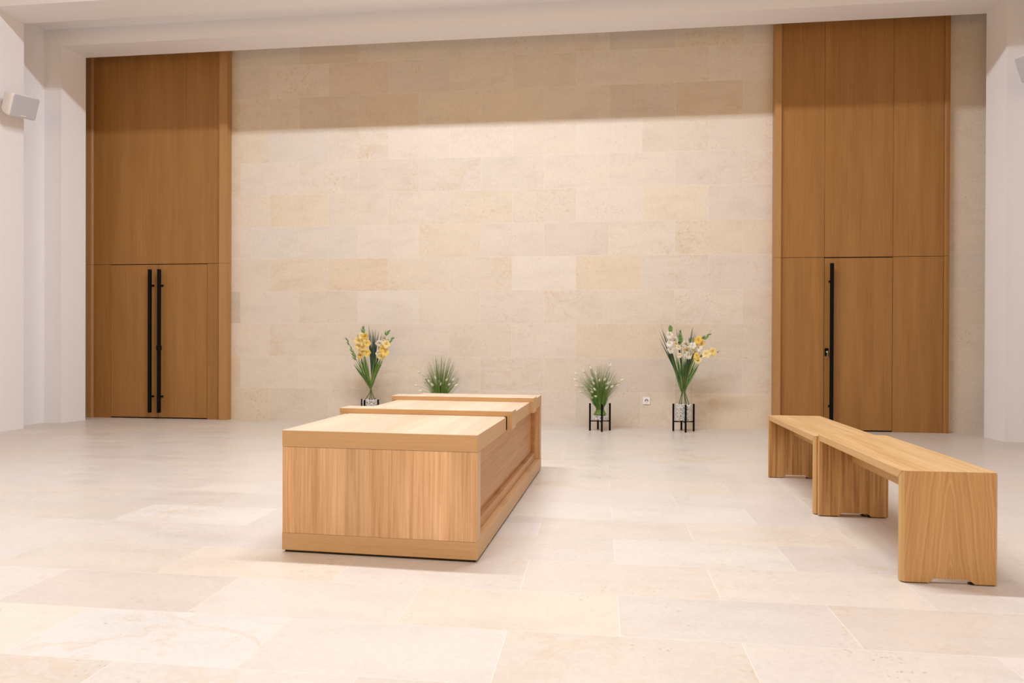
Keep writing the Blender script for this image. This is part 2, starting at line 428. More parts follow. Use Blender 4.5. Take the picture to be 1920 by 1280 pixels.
t = thing('trim_3', 'tall oak wall panelling round the double door at left', 'wall panelling', (0, 0, 0), kind='structure')
backing(t, -5.70, -3.75)
post(t, -5.735, -5.635, YF, 'R'); post(t, -3.832, -3.722, YF - .01)
panel(t, 'upper_panel', -5.635, -3.832, DOOR_Z + GAP, 4.90)
panel(t, 'side_panel', -5.635, -5.392, 0.0, DOOR_Z - GAP / 2); panel(t, 'side_panel', -4.018, -3.832, 0.0, DOOR_Z - GAP / 2)

t2 = thing('trim_4', 'tall oak wall panelling round the single door at right', 'wall panelling', (0, 0, 0), kind='structure')
backing(t2, 3.15, 5.05)
post(t2, 3.139, 3.213, YF - .015); post(t2, 5.03, 5.088, YF + .015, 'L', 'panel')
for a, b in ((3.213, 3.714), (3.714, 4.478), (4.478, 5.03)): panel(t2, 'upper_panel', a, b, DOOR_Z + GAP, 4.90)
for a, b in ((3.213, 3.714), (4.478, 5.03)): panel(t2, 'side_panel', a, b, 0.0, DOOR_Z - GAP / 2)

def handle(parent, x, z0, z1, w=.036, lock=None, key=False, side=1):
    bm = bmesh.new(); yb = YP - .075
    box(bm, x - w / 2, x + w / 2, yb - .018, yb + .018, z0, z1, .003)
    if lock: box(bm, x - w / 2 - .006, x + w / 2 + .008, yb - .024, yb + .02, lock - .032, lock + .032, .003)
    h = mesh_obj('pull_handle', bm, M['black'], parent); h['label'] = 'long black bar pull handle'
    for zz in (z0 + (z1 - z0) * .195 * .57, z1 - (z1 - z0) * .195 * .57):
        m = bmesh.new(); tube(m, [(x, yb + .015, zz), (x, YP - .004, zz)], .011, 10)
        box(m, x - .013, x + .013, YP - .006, YP, zz - .013, zz + .013)
        mesh_obj('handle_mount', m, M['black'], parent)

d1 = thing('door_1', 'oak double door with two long black pull handles at left', 'door', (0, 0, 0), kind='structure')
for x0, x1, hx, lock in ((-5.392, -4.703, -4.778, None), (-4.703, -4.018, -4.647, .936)):
    bm = bmesh.new(); box(bm, x0 + .003, x1 - .0025, YP, YP + .03, .016, DOOR_Z - .007, .0012); leaf = mesh_obj('door_leaf', bm, M['panel'], d1)
    handle(leaf, hx, .085, 1.967, .038, lock)
d2 = thing('door_2', 'oak single door with one long black pull handle at right', 'door', (0, 0, 0), kind='structure')
bm = bmesh.new(); box(bm, 3.714 + .004, 4.478 - .003, YP, YP + .03, .016, DOOR_Z - .009, .0012); leaf = mesh_obj('door_leaf', bm, M['panel'], d2)
handle(leaf, 3.779, .085, 1.967, .036)
bm = bmesh.new(); box(bm, 3.722, 3.765, YP - .012, YP, .885, .975, .004); mesh_obj('lock_plate', bm, M['black'], leaf)
bm = bmesh.new(); tube(bm, [(3.742, YP - .012, .932), (3.742, YP - .03, .932)], .011, 12); box(bm, 3.739, 3.746, YP - .05, YP - .03, .922, .944, .001); box(bm, 3.741, 3.752, YP - .034, YP - .031, .868, .925, .001)
k_ = mesh_obj('key', bm, M['steel'], leaf); k_['label'] = 'steel key hanging in the lock'

# ---------------------------------------------------------------- wooden chest with crossbars
CW, CL = 1.0, 2.462
ch = thing('wooden_chest', 'long light oak chest with two crossbars over its top in mid hall', 'wooden chest', (.512, -5.446, 0), -.0428)
bm = bmesh.new(); box(bm, -CW + .012, -.012, .012, CL - .012, 0, .014); o = mesh_obj('base', bm, M['pad'], ch); o['label'] = 'dark recessed base'
bm = bmesh.new(); box(bm, -CW, 0, 0, CL, .012, .0965, .0012); by_normal(bm, 2, 2, 1); mesh_obj('plinth', bm, [M['oak_top'], M['oak_x'], M['oak_y']], ch)
for y0, y1 in ((0.0, .078), (CL - .08, CL)):
    bm = bmesh.new(); box(bm, -CW + .001, -.001, y0 + .001, y1 - .001, .0975, .527, .0008); by_normal(bm, 0, 1, 0); mesh_obj('end_panel', bm, [M['oak_end'], M['oak_z']], ch)
for s in (0, 1):
    f = (lambda u: u) if s == 0 else (lambda u: -CW - u)
    bx = lambda bm, a, b, *r: box(bm, min(f(a), f(b)), max(f(a), f(b)), *r)
    bm = bmesh.new(); bx(bm, -.09, -.07, .07, CL - .07, .0975, .527); mesh_obj('side_panel', bm, M['oak_side'], ch)
    bm = bmesh.new()
    bx(bm, -.07, -.04, .078, CL - .08, .0975, .154, .001); bx(bm, -.07, -.04, .078, CL - .08, .50, .527, .001)
    bx(bm, -.07, -.04, .078, .10, .154, .50, .001); bx(bm, -.07, -.04, CL - .102, CL - .08, .154, .50, .001)
    mesh_obj('side_frame', bm, M['oak_side'], ch)
for y0, y1 in ((0, .784), (.90, CL)):
    bm = bmesh.new(); box(bm, -CW, 0, y0, y1, .5285, .6105, .0012)
    if y0 == 0: box(bm, -CW + .014, -.014, y1 - .002, .8215, .5285, .6105)
    by_normal(bm, 0, 2, 1); mesh_obj('lid', bm, [M['oak_top'], M['oak_x'], M['oak_y']], ch)
bm = bmesh.new(); box(bm, -CW + .006, -.006, .822, .905, .5285, .60); mesh_obj('lid_gap_shade', bm, M['shadow_gap'], ch)['label'] = 'black block painting shade into the gap under the front crossbar'  # black filler block, paints the shade inside the lid gap
for y0, y1, ui in ((.822, .965, -.001), (1.78, 1.943, -.001)):
    bm = bmesh.new()
    box(bm, -CW - .048, .03, y0, y1, .611, .642, .001); 
    box(bm, ui, .029, y0 + .001, y1 - .001, .533, .611, .0008); box(bm, -CW - .047, -CW - ui, y0 + .001, y1 - .001, .533, .611, .0008)
    by_normal(bm, 0, 2, 1)
    for fa in bm.faces:
        if fa.calc_center_median().z < .609 and fa.material_index: fa.material_index = 3
    mesh_obj('crossbar', bm, [M['oak_top'], M['oak_x'], M['oak_y'], M['oak_z']], ch)

# ---------------------------------------------------------------- benches
def make_bench(name, label, loc, w, L, H, rotz=0.0):
    t = thing(name, label, 'bench', loc, rotz, 'oak benches in line at right')
    T = .036; z0 = .005
    def leg(y, outward):
        """board with a cut-out foot; outward = -1 for the end facing -y. Top is mitred into the seat"""
        n = [(0, z0), (.115 * w / .4, z0), (.135 * w / .4, .024), (.28 * w / .4, .024), (.305 * w / .4, z0), (w, z0)]
        bm = bmesh.new(); yo, yi = y, y - outward * T
        A = [bm.verts.new((x, yo, z)) for x, z in n] + [bm.verts.new((w, yo, H)), bm.verts.new((0, yo, H))]
        B = [bm.verts.new((x, yi, z)) for x, z in n] + [bm.verts.new((w, yi, H - T)), bm.verts.new((0, yi, H - T))]
        bm.faces.new(A); bm.faces.new(B[::-1]); m = len(A)
        for k in range(m): bm.faces.new((A[k], B[k], B[(k + 1) % m], A[(k + 1) % m]))
        bmesh.ops.recalc_face_normals(bm, faces=bm.faces)
        es = [e for e in bm.edges if abs(e.verts[0].co.x - e.verts[1].co.x) < 1e-6 and abs(e.verts[0].co.z - e.verts[1].co.z) > .2 and abs(e.verts[0].co.y - yo) < 1e-6 and e.verts[0].co.x in (0.0,)]
        es += [e for e in bm.edges if abs(e.verts[0].co.x - e.verts[1].co.x) < 1e-6 and abs(e.verts[0].co.z - e.verts[1].co.z) > .2 and abs(e.verts[0].co.y - yo) < 1e-6 and abs(e.verts[0].co.x - w) < 1e-5]
        bmesh.ops.bevel(bm, geom=es, offset=.011, segments=1, affect='EDGES')
        bm.normal_update()
        for f in bm.faces:
            f.material_index = 0 if f.normal.y * outward > .9 else (1 if f.normal.y * outward < -.5 else 2)
        lg = mesh_obj('leg', bm, [M['bench_end'], M['bench_leg'], M['oak_bz']], t)
        for a, b in ((.012, .11), (.29, .388)):
            bm = bmesh.new(); box(bm, a * w / .4, b * w / .4, min(yo, yi) + .006, max(yo, yi) - .004, 0, .0055); mesh_obj('foot_pad', bm, M['pad'], lg)
    leg(0, -1); leg(L, 1)
    bm = bmesh.new()
    c = .011; top = [(c, 0), (w - c, 0), (w, c), (w, L - c), (w - c, L), (c, L), (0, L - c), (0, c)]
    A = [bm.verts.new((x, y, H)) for x, y in top]; B = [bm.verts.new((x, y + (T if y < L / 2 else -T), H - T)) for x, y in top]
    bm.faces.new(A); bm.faces.new(B[::-1])
    for k in range(8): bm.faces.new((A[k], B[k], B[(k + 1) % 8], A[(k + 1) % 8]))
    bmesh.ops.recalc_face_normals(bm, faces=bm.faces); bm.normal_update()
    for f in bm.faces: f.material_index = 1 if abs(f.normal.x) > .7 else 0
    mesh_obj('seat', bm, [M['bench_seat'], M['bench_edge']], t)
    bm = bmesh.new(); box(bm, w * .47, w * .47 + .03, T, L - T, .335, H - T, .001); mesh_obj('rail', bm, M['bench_edge'], t)
    return t
M['oak_bz'] = wood('oak bench edge upright', (.62, .385, .165), (.53, .31, .12), 'Z', .45, 90, .02, 10, .8)
make_bench('bench', 'nearest oak slab-ended bench, its cathedral-grained end facing the camera', (2.417, -5.463, 0), .398, 1.214, .495)
make_bench('bench', 'farther oak slab-ended bench placed end to end behind the nearest one', (2.400, -4.2475, 0), .388, 1.20, .482)

# ---------------------------------------------------------------- wall speakers and socket
def rrect(w, h, r, bulge, n=5):
    pts = []
    for cx, cy, a0 in ((w / 2 - r, h / 2 - r, 0), (-w / 2 + r, h / 2 - r, 90), (-w / 2 + r, -h / 2 + r, 180), (w / 2 - r, -h / 2 + r, 270)):
        for k in range(n + 1):
            a = math.radians(a0 + 90 * k / n); x, y = cx + r * math.cos(a), cy + r * math.sin(a)
            pts.append((x, y + bulge * (1 - (2 * x / w) ** 2) * (1 if y > 0 else -1)))
        x1, y1 = pts[-1]
    return pts
def speaker(label, pos, f, r, u, wall_x):
    """rounded cabinet facing f; r/u are its right and up as seen from in front"""
    t = thing('wall_speaker', label, 'speaker', pos, 0, 'white wall speakers on the portal piers')
    P = lambda a, b, c: r * a + u * b + f * c
    w, h = .344, .253
    bm = bmesh.new(); secs = []
    for sc, sb, dep, bl in ((.93, .93, .004, .006), (1.0, 1.0, -.006, .007), (1.0, 1.0, -.03, .008), (.93, .92, -.10, .01), (.72, .76, -.165, .012), (.5, .55, -.185, .01)):
        secs.append([bm.verts.new(P(x * sc, y * sb, dep)) for x, y in rrect(w, h, .022, bl)])
    n = len(secs[0])
    for a, b in zip(secs, secs[1:]):
        for k in range(n): bm.faces.new((a[k], a[(k + 1) % n], b[(k + 1) % n], b[k]))
    bm.faces.new(secs[0]); bm.faces.new(secs[-1][::-1]); bmesh.ops.recalc_face_normals(bm, faces=bm.faces)
    mesh_obj('cabinet', bm, M['spk_white'], t, True)
    bm = bmesh.new(); ri = []
    for sc, dep in ((.935, .003), (.925, .009), (.88, .0115)):
        ri.append([bm.verts.new(P(x * sc, y * (sc + .015), dep)) for x, y in rrect(w, h, .022, .006)])
    for a, b in zip(ri, ri[1:]):
        for k in range(n): bm.faces.new((a[k], a[(k + 1) % n], b[(k + 1) % n], b[k]))
    bm.faces.new(ri[-1]); bmesh.ops.recalc_face_normals(bm, faces=bm.faces)
    mesh_obj('grille', bm, M['grille'], t)['label'] = 'grey perforated grille'
    bm = bmesh.new()
    for k, (a0, a1) in enumerate(((-.036, .036),)):
        q = [P(a, b, c) for c in (.011, .014) for a, b in ((a0, -.103), (a1, -.103), (a1, -.094), (a0, -.094))]
        v = [bm.verts.new(p) for p in q]
        for fc in ((0, 1, 2, 3), (4, 5, 6, 7), (0, 1, 5, 4), (1, 2, 6, 5), (2, 3, 7, 6), (3, 0, 4, 7)): bm.faces.new([v[i] for i in fc])
    bmesh.ops.recalc_face_normals(bm, faces=bm.faces); mesh_obj('badge', bm, M['spk_white'], t)['label'] = 'small white badge'
    bm = bmesh.new(); e = P(0, 0, -.17); wx = wall_x - pos[0]
    tube(bm, [e, Vector((wx, e.y, e.z - .0))], .02, 10); 
    s_ = 1 if wx < 0 else -1
    box(bm, min(wx, wx + s_ * .008), max(wx, wx + s_ * .008), e.y - .04, e.y + .04, e.z - .05, e.z + .05)
    mesh_obj('bracket', bm, M['spk_white'], t)
def spk_basis(yaw, pit, roll):
    f = Vector((math.sin(yaw) * math.cos(pit), -math.cos(yaw) * math.cos(pit), -math.sin(pit)))
    r = Vector((math.cos(yaw), math.sin(yaw), 0)); u = r.cross(-f).normalized(); c, s = math.cos(roll), math.sin(roll)
    return f, r * c + u * s, u * c - r * s
R = math.radians
f, r, u = spk_basis(R(86.4), R(22.9), R(7.1))
speaker('white wall speaker on the left pier, facing across the hall', (-5.385, -1.508, 3.674), f, r, u, -5.618)
f, r, u = spk_basis(R(-86.4), R(22.9), R(-7.1))
speaker('white wall speaker cut off by the right edge of the picture', (5.15, -1.50, 3.675), f, r, u, 5.39)

so = thing('wall_socket', 'small white power socket low on the stone wall between the vases', 'socket', (1.665, 0, .320))
bm = bmesh.new(); box(bm, -.043, .043, -.011, -.0008, -.043, .043, .003, 0, 2); mesh_obj('cover_plate', bm, M['socket_white'], so)
bm = bmesh.new()
rings = []
for rr, yy in ((.026, -.0112), (.0235, -.013), (.022, -.0125)):
    rings.append([bm.verts.new((rr * math.cos(2 * math.pi * k / 32), yy, rr * math.sin(2 * math.pi * k / 32))) for k in range(32)])
for a, b in zip(rings, rings[1:]):
    for k in range(32): bm.faces.new((a[k], a[(k + 1) % 32], b[(k + 1) % 32], b[k]))
bm.faces.new(rings[-1]); bmesh.ops.recalc_face_normals(bm, faces=bm.faces)
mesh_obj('socket_insert', bm, M['socket_grey'], so)
bm = bmesh.new()
tube(bm, [(.0165 * math.cos(a), -.0135, .001 + .0165 * math.sin(a)) for a in [math.radians(d) for d in range(5, 176, 17)]], .0035, 8)
mesh_obj('recess_rim', bm, M['socket_dark'], so)['label'] = 'dark curved rim of the recess'
for sx in (-.0095, .0095):
    bm = bmesh.new(); tube(bm, [(sx, -.0120, -.001), (sx, -.0145, -.001)], .0032, 10); mesh_obj('pin_hole', bm, M['socket_dark'], so)

# ---------------------------------------------------------------- plant stands, vases, pebbles
def make_stand(label, x, y, rot):
    t = thing('plant_stand', label, 'plant stand', (x, y, 0), rot, 'black metal plant stands by the stone wall')
    for k in range(4):
        a = math.pi / 2 * k; bm = bmesh.new(); c, s = .118 * math.cos(a), .118 * math.sin(a)
        tube(bm, [(c, s, 0), (c, s, .32)], .0115, 10); mesh_obj('leg', bm, M['black'], t)
    for k in range(2):
        a = math.pi / 2 * k; c, s = math.cos(a), math.sin(a); bm = bmesh.new(); z = .106
        box(bm, -.112, .112, -.008, .008, z, z + .013)
        if k: bmesh.ops.rotate(bm, verts=bm.verts, cent=(0, 0, 0), matrix=Matrix.Rotation(math.pi / 2, 3, 'Z'))
        mesh_obj('cross_bar', bm, M['black'], t)
    return t
ZV = .1195
def make_vase(label, x, y, h, group, r=.096):
    bm = bmesh.new()
    lathe(bm, [(.0, 0), (r - .004, 0), (r, .004), (r, h - .002), (r - .0015, h), (r - .0035, h - .002), (r - .0035, .012), (0, .010)], 40)
    o = mesh_obj('glass_vase', bm, M['glass'], None, True); o.location = (x, y, ZV)
    tag(o, label, 'vase', group); return o
def make_pebbles(label, x, y, z1, seed):
    g = random.Random(seed); bm = bmesh.new(); r = .0905
    z0 = ZV + .0125; s = .0114
    # dark centre keeps the fill opaque, small stones all round the outside and over the top
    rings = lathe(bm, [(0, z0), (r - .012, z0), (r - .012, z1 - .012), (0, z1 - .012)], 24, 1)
    def peb(px, py, pz):
        m = Matrix.Translation((px, py, pz)) @ Matrix.Rotation(g.uniform(0, 6.3), 4, (g.uniform(-1, 1), g.uniform(-1, 1), 1)) @ Matrix.Diagonal((s * g.uniform(.55, 1.0), s * g.uniform(.5, .8), s * g.uniform(.4, .7), 1))
        bmesh.ops.create_icosphere(bm, subdivisions=1, radius=1.0, matrix=m)
    z = z0 + .006; 
    while z < z1 - .002:
        n = 36; of = g.random()
        for k in range(n):
            a = 2 * math.pi * (k + of + g.uniform(-.3, .3)) / n; q = r - g.uniform(.007, .012)
            peb(q * math.cos(a), q * math.sin(a), z + g.uniform(-.004, .004))
        z += .0122
    for k in range(120):
        a, q = g.uniform(0, 6.3), (r - .012) * math.sqrt(g.random()); peb(q * math.cos(a), q * math.sin(a), z1 - .010 + g.uniform(-.003, .003))
    o = mesh_obj('pebbles', bm, [M['pebble'], M['pebble_core']], None); o.location = (x, y, 0)
    return tag(o, label, 'pebbles', 'pebble fills of the glass vases', 'stuff')

SPOTS = {  # name: x, y, rotation of the stand
    'tall_left': (-1.72, -.34, R(-15)), 'short_left': (-.81, -.45, R(8)), 'short_right': (1.10, -.43, R(11)), 'tall_right': (2.07, -.345, R(5))}
SAY = {'tall_left': 'leftmost {}, partly behind the chest', 'short_left': '{} hidden just behind the chest',
       'short_right': '{} right of the chest, left of the socket', 'tall_right': 'rightmost {}, right of the socket'}
for kx, (x, y, a) in SPOTS.items():
    tall = kx.startswith('tall')
    make_stand(SAY[kx].format('black metal four-legged plant stand') , x, y, a)
    make_vase(SAY[kx].format('tall clear glass cylinder vase of gladioli' if tall else 'short clear glass cylinder vase of grass'), x, y, .715 if tall else .27, 'clear glass vases on the stands')
    make_pebbles(SAY[kx].format('deep fill of white pebbles in a tall glass vase' if tall else 'shallow layer of white pebbles in a short glass vase'), x, y, .316 if tall else .185, kx)

# ---------------------------------------------------------------- flowers
GREEN = (.15, .28, .045); GREEN_D = (.055, .13, .025); GREEN_L = (.24, .36, .10)
YEL = [(.90, .70, .22), (.90, .75, .34), (.88, .64, .15), (.92, .80, .45)]
WHT = [(.88, .87, .82), (.86, .85, .76), (.90, .90, .88)]
CRM = [(.86, .76, .55), (.88, .80, .62)]

def leaf_blade(bm, P, w, n=12, bend=None):
    """sword leaf along points P with a folded section"""
    P = spline(P, n); L = []
    for i, p in enumerate(P):
        t = i / (len(P) - 1); d = P[min(i + 1, len(P) - 1)] - P[max(i - 1, 0)]
        s = d.cross(Vector((0, 1, 0)) if bend is None else bend); s = s.normalized() if s.length > 1e-6 else Vector((1, 0, 0))
        q = d.cross(s).normalized(); ww = w * (min(1, .45 + 2.2 * t)) * (1 - t ** 3) + .0004
        L.append((bm.verts.new(p - s * ww), bm.verts.new(p + q * ww * .35), bm.verts.new(p + s * ww)))
    for a, b in zip(L, L[1:]):
        bm.faces.new((a[0], a[1], b[1], b[0])); bm.faces.new((a[1], a[2], b[2], b[1]))

def floret_bm(c, face, size, g):
    """gladiolus bloom: six broad ruffled petals opening from a throat, facing 'face'"""
    bm = bmesh.new(); lay = bm.verts.layers.float.new('t'); d = face.normalized(); u, w = frame_at(d)
    for k in range(6):
        inner = k % 2; a = k * math.pi / 3 + g.uniform(-.15, .15)
        rad = u * math.cos(a) + w * math.sin(a); tan = d.cross(rad)
        ph = g.uniform(0, 6); Lp = size * g.uniform(.46, .56); Wp = size * g.uniform(.24, .33); rows_ = []
        for i in range(6):
            t = i / 5; row = []
            for j in range(5):
                s = (j - 2) / 2
                wide = Wp * (math.sin(min(1, t * 1.05 + .12) * math.pi * .80) ** .8) * (1 if t < .95 else .8)
                out = rad * (Lp * (t ** 1.1) * (1 - .12 * s * s * t)) + tan * (wide * s)
                lift = d * (size * (.30 * (1 - (1 - t) ** 2) - .16 * t * t + .02 * inner) + size * .085 * t * math.sin(ph + s * 5.5 + t * 3) * (abs(s) * .8 + .25))
                v = bm.verts.new(c + out + lift - d * size * .22); v[lay] = t; row.append(v)
            rows_.append(row)
        for a_, b_ in zip(rows_, rows_[1:]):
            for j in range(4): bm.faces.new((a_[j], a_[j + 1], b_[j + 1], b_[j]))
    return bm

def bud_bm(p, d, L, r):
    bm = bmesh.new(); d = d.normalized()
    n = 7; pts = [p + d * (L * i / (n - 1)) for i in range(n)]
    tube(bm, pts, [r * x for x in (.35, .8, 1, .95, .7, .4, .08)], 7); return bm

def const_tone(o, c, var=0.0, g=random):
    c2 = tuple(max(0, x * (1 + g.uniform(-var, var))) for x in c); set_tone(o, lambda p, v: c2)

def gladiolus(label, kx, pts, florets, pal, seed, buds, size=.098, group=None, yoff=0.0, leaves=2):
    """pts: (dx, z) of the stem relative to the vase centre; florets: (dx, z); buds: number towards the tip"""
    g = random.Random(seed); x, y, _ = SPOTS[kx]; n = len(pts)
    t = thing('gladiolus', label, 'flower', (x, y, 0), 0, group)
    ys = [g.uniform(-.05, .05) * .8, g.uniform(-.012, .012)] + [yoff * q for q in (.45, .8, 1, 1.05)]
    P = [Vector((a, ys[min(i, 5)], z)) for i, (a, z) in enumerate(pts)]
    C = spline(P, 30)
    bm = bmesh.new(); m = len(C); tube(bm, C, [.0056 * (1 - .62 * i / (m - 1)) for i in range(m)], 7)
    st = mesh_obj('stem', bm, M['plant'], t, True)
    zt = P[-1].z
    set_tone(st, lambda p, v: tuple(a + (b - a) * min(1, max(0, (st.data.vertices[v].co.z - .35) / .6)) for a, b in zip((.13, .20, .06), GREEN)))
    # florets
    for (fx, fz) in florets:
        base = min(C, key=lambda q: (q.x - fx) ** 2 + (q.z - fz) ** 2)
        fy = base.y - g.uniform(.03, .05)
        c = Vector((fx, fy, fz)); face = Vector(((fx - base.x) * 9 + g.uniform(-.7, .7), -1.0, g.uniform(-.45, .5)))
        sz = size * g.uniform(.9, 1.12)
        bm = floret_bm(c, face, sz, g); lay = bm.verts.layers.float['t']; bm.verts.ensure_lookup_table()
        tv = [v[lay] for v in bm.verts]
        o = mesh_obj('floret', bm, M['petal'], t, True); col = g.choice(pal); deep = tuple(q * k for q, k in zip(col, (.97, .90, .65)))
        set_tone(o, lambda p, v: tuple(a + (b - a) * min(1, tv[v] * 1.5) for a, b in zip(deep, col)))
        # green sheath joining bloom and stem
        bm = bmesh.new(); tube(bm, [base, (base + c) / 2 + Vector((0, 0, -.006)), c - face.normalized() * sz * .18], [.006, .0085, .005], 6)
        const_tone(mesh_obj('sheath', bm, M['plant'], t, True), GREEN, .2, g)
    # buds, alternating towards the tip
    zb = max([f_[1] for f_ in florets], default=pts[-1][1] - .30)
    lo = next((i for i, q in enumerate(C) if q.z >= min(zb + .01, zt - .09)), m - 8)
    for k in range(buds):
        i = min(m - 1, int(lo + (m - 1 - lo) * (k + .3) / buds)); q = C[i]
        d = (C[min(i + 1, m - 1)] - C[max(i - 2, 0)]).normalized(); s = 1 if k % 2 else -1
        side = Vector((d.z, 0, -d.x)) * s * .5 + Vector((0, -.25, 0))
        L = .062 * (1 - .45 * k / max(1, buds - 1))
        o = mesh_obj('bud', bud_bm(q, d + side * (.8 - .4 * k / buds), L * 1.2, .0125 * (1 - .5 * k / buds)), M['plant'], t, True)
        const_tone(o, (.20, .34, .10) if k < buds * .6 else (.13, .23, .10), .2, g)
    # sword leaves hugging the stem between the tie and the blooms
    top = min([f_[1] for f_ in florets], default=pts[-1][1] - .26)
    for k in range(leaves + 5):
        i1 = next((i for i, q in enumerate(C) if q.z >= top - g.uniform(-.02, .10)), m - 1); i0 = next(i for i, q in enumerate(C) if q.z >= g.uniform(.42, .56))
        mid = (i0 + i1) // 2; o_ = Vector((g.uniform(-.035, .035), g.uniform(-.03, .02), 0))
        bm = bmesh.new(); leaf_blade(bm, [C[i0] + o_ * .3, C[mid] + o_, C[i1] + o_ * 1.6], g.uniform(.0045, .0095), 12, Vector((g.uniform(-.5, .5), 1, 0)))
        const_tone(mesh_obj('leaf', bm, M['plant'], t, True), g.choice((GREEN, GREEN_D, GREEN_D, (.10, .21, .035), (.20, .33, .07))), .15, g)
    return t

def blade_tuft(label, kx, tips, seed, base=(.0, .50), mid=None):
    g = random.Random(seed); x, y, _ = SPOTS[kx]; bm = bmesh.new()
    for (tx, tz) in tips:
        for q in range(2):
            dx, dz = g.uniform(-.012, .012), g.uniform(-.10, 0) if q else 0
            b = Vector((base[0] + g.uniform(-.01, .01), g.uniform(-.02, .02), base[1])); e = Vector((tx + dx, g.uniform(-.05, .03), tz + dz))
            m1 = b.lerp(e, .55) + Vector((g.uniform(-.008, .008), 0, 0))
            leaf_blade(bm, [b, m1, e], g.uniform(.006, .0095), 12, Vector((g.uniform(-.4, .4), 1, 0)))
    o = mesh_obj('steel_grass_tuft', bm, M['plant'], None, True)
    zs = o.data.vertices
    set_tone(o, lambda p, v: tuple(a + (b - a) * max(0, min(1, (zs[v].co.z - .7) / .4)) for a, b in zip((.03, .075, .028), (.055, .085, .075))))
    o.location = (x, y, 0)
    return tag(o, label, 'grass')

GL, GR = 'gladioli in the tall vase behind the chest', 'gladioli in the rightmost tall vase'
gladiolus('unopened green-budded gladiolus leaning far left from the tall vase behind the chest', 'tall_left',
          [(-.06, .30), (.002, .453), (-.121, .702), (-.204, .873), (-.30, 1.078)], [], YEL, 1, 9, group=GL, yoff=-.02)
gladiolus('yellow gladiolus left of the tallest upright one in the vase behind the chest', 'tall_left',
          [(-.018, .30), (.002, .459), (-.087, .702), (-.115, .867), (-.129, 1.131)], [(-.115, .867), (-.122, .973), (-.138, 1.045)], YEL, 2, 5, group=GL, yoff=-.01)
gladiolus('fullest yellow gladiolus standing tall and upright in the vase behind the chest', 'tall_left',
          [(.003, .30), (.009, .472), (-.046, .703), (-.06, .9), (-.072, 1.225)],
          [(-.085, 1.101), (-.034, 1.088), (-.074, 1.026), (-.008, 1.009), (-.067, .962), (-.080, .915), (-.006, .897)], YEL, 3, 6, group=GL, yoff=-.05, leaves=5)
gladiolus('only white gladiolus in the tall vase behind the chest', 'tall_left',
          [(.037, .30), (.016, .473), (.076, .704), (.13, .882), (.19, 1.073), (.244, 1.165)], [(.194, 1.068), (.136, 1.007), (.17, .985), (.13, .882)], WHT, 4, 4, group=GL, yoff=-.01, leaves=4)
gladiolus('yellow gladiolus leaning farthest right in the vase behind the chest', 'tall_left',
          [(.060, .30), (.016, .466), (.097, .704), (.164, .849), (.238, 1.001), (.318, 1.09)], [(.238, 1.001), (.191, .935), (.218, .902), (.164, .849)], YEL, 5, 4, group=GL, yoff=-.04)
blade_tuft('dark blue-green grass blades standing among gladioli behind the chest', 'tall_left',
           [(-.014, 1.243), (.041, 1.151), (.027, 1.184), (.116, 1.164), (.082, 1.191), (.143, 1.138), (.068, 1.099), (.01, 1.17)], 6, (.03, .50))
gladiolus('white gladiolus leaning left in the rightmost vase', 'tall_right',
          [(-.055, .30), (-.023, .499), (-.085, .735), (-.135, .922), (-.155, 1.078), (-.154, 1.222)], [(-.176, 1.122), (-.172, 1.025), (-.148, .953), (-.108, 1.06)], WHT + CRM[:1], 7, 6, group=GR, yoff=-.02)
gladiolus('mostly green gladiolus with small white blooms, second from left in rightmost vase', 'tall_right',
          [(-.03, .30), (-.011, .499), (-.024, .736), (-.031, .923), (-.05, 1.18)], [(-.098, 1.016), (-.071, .979), (-.06, .885)], WHT + CRM, 8, 9, .07, group=GR, yoff=-.05, leaves=5)
gladiolus('cream-white gladiolus upright in the middle of the rightmost vase', 'tall_right',
          [(.021, .30), (.002, .499), (.025, .736), (.042, .923), (.084, 1.10)], [(.018, 1.017), (.027, .948), (.052, .892), (.091, 1.001), (.103, .955)], WHT + CRM, 9, 3, group=GR, yoff=-.02, leaves=5)
gladiolus('yellow gladiolus topped by one white bloom, pointing up right in rightmost vase', 'tall_right',
          [(.039, .30), (.008, .499), (.061, .736), (.128, .924), (.182, 1.036), (.30, 1.142)], [(.151, 1.064), (.194, 1.024), (.156, .977)], YEL + WHT[:1], 10, 6, group=GR, yoff=-.01)
gladiolus('yellow gladiolus bending almost level far right from the rightmost vase', 'tall_right',
          [(.065, .30), (.014, .499), (.074, .674), (.128, .812), (.243, .9), (.405, .94)], [(.315, .931), (.24, .912), (.132, .88), (.146, .831)], YEL, 11, 4, group=GR, yoff=-.05)
blade_tuft('dark blue-green grass blades standing among gladioli in the rightmost vase', 'tall_right',
           [(-.259, 1.209), (-.24, 1.159), (-.275, 1.172), (-.075, 1.21), (-.056, 1.16), (.096, 1.216), (.114, 1.16), (.133, 1.148)], 12, (.0, .50))

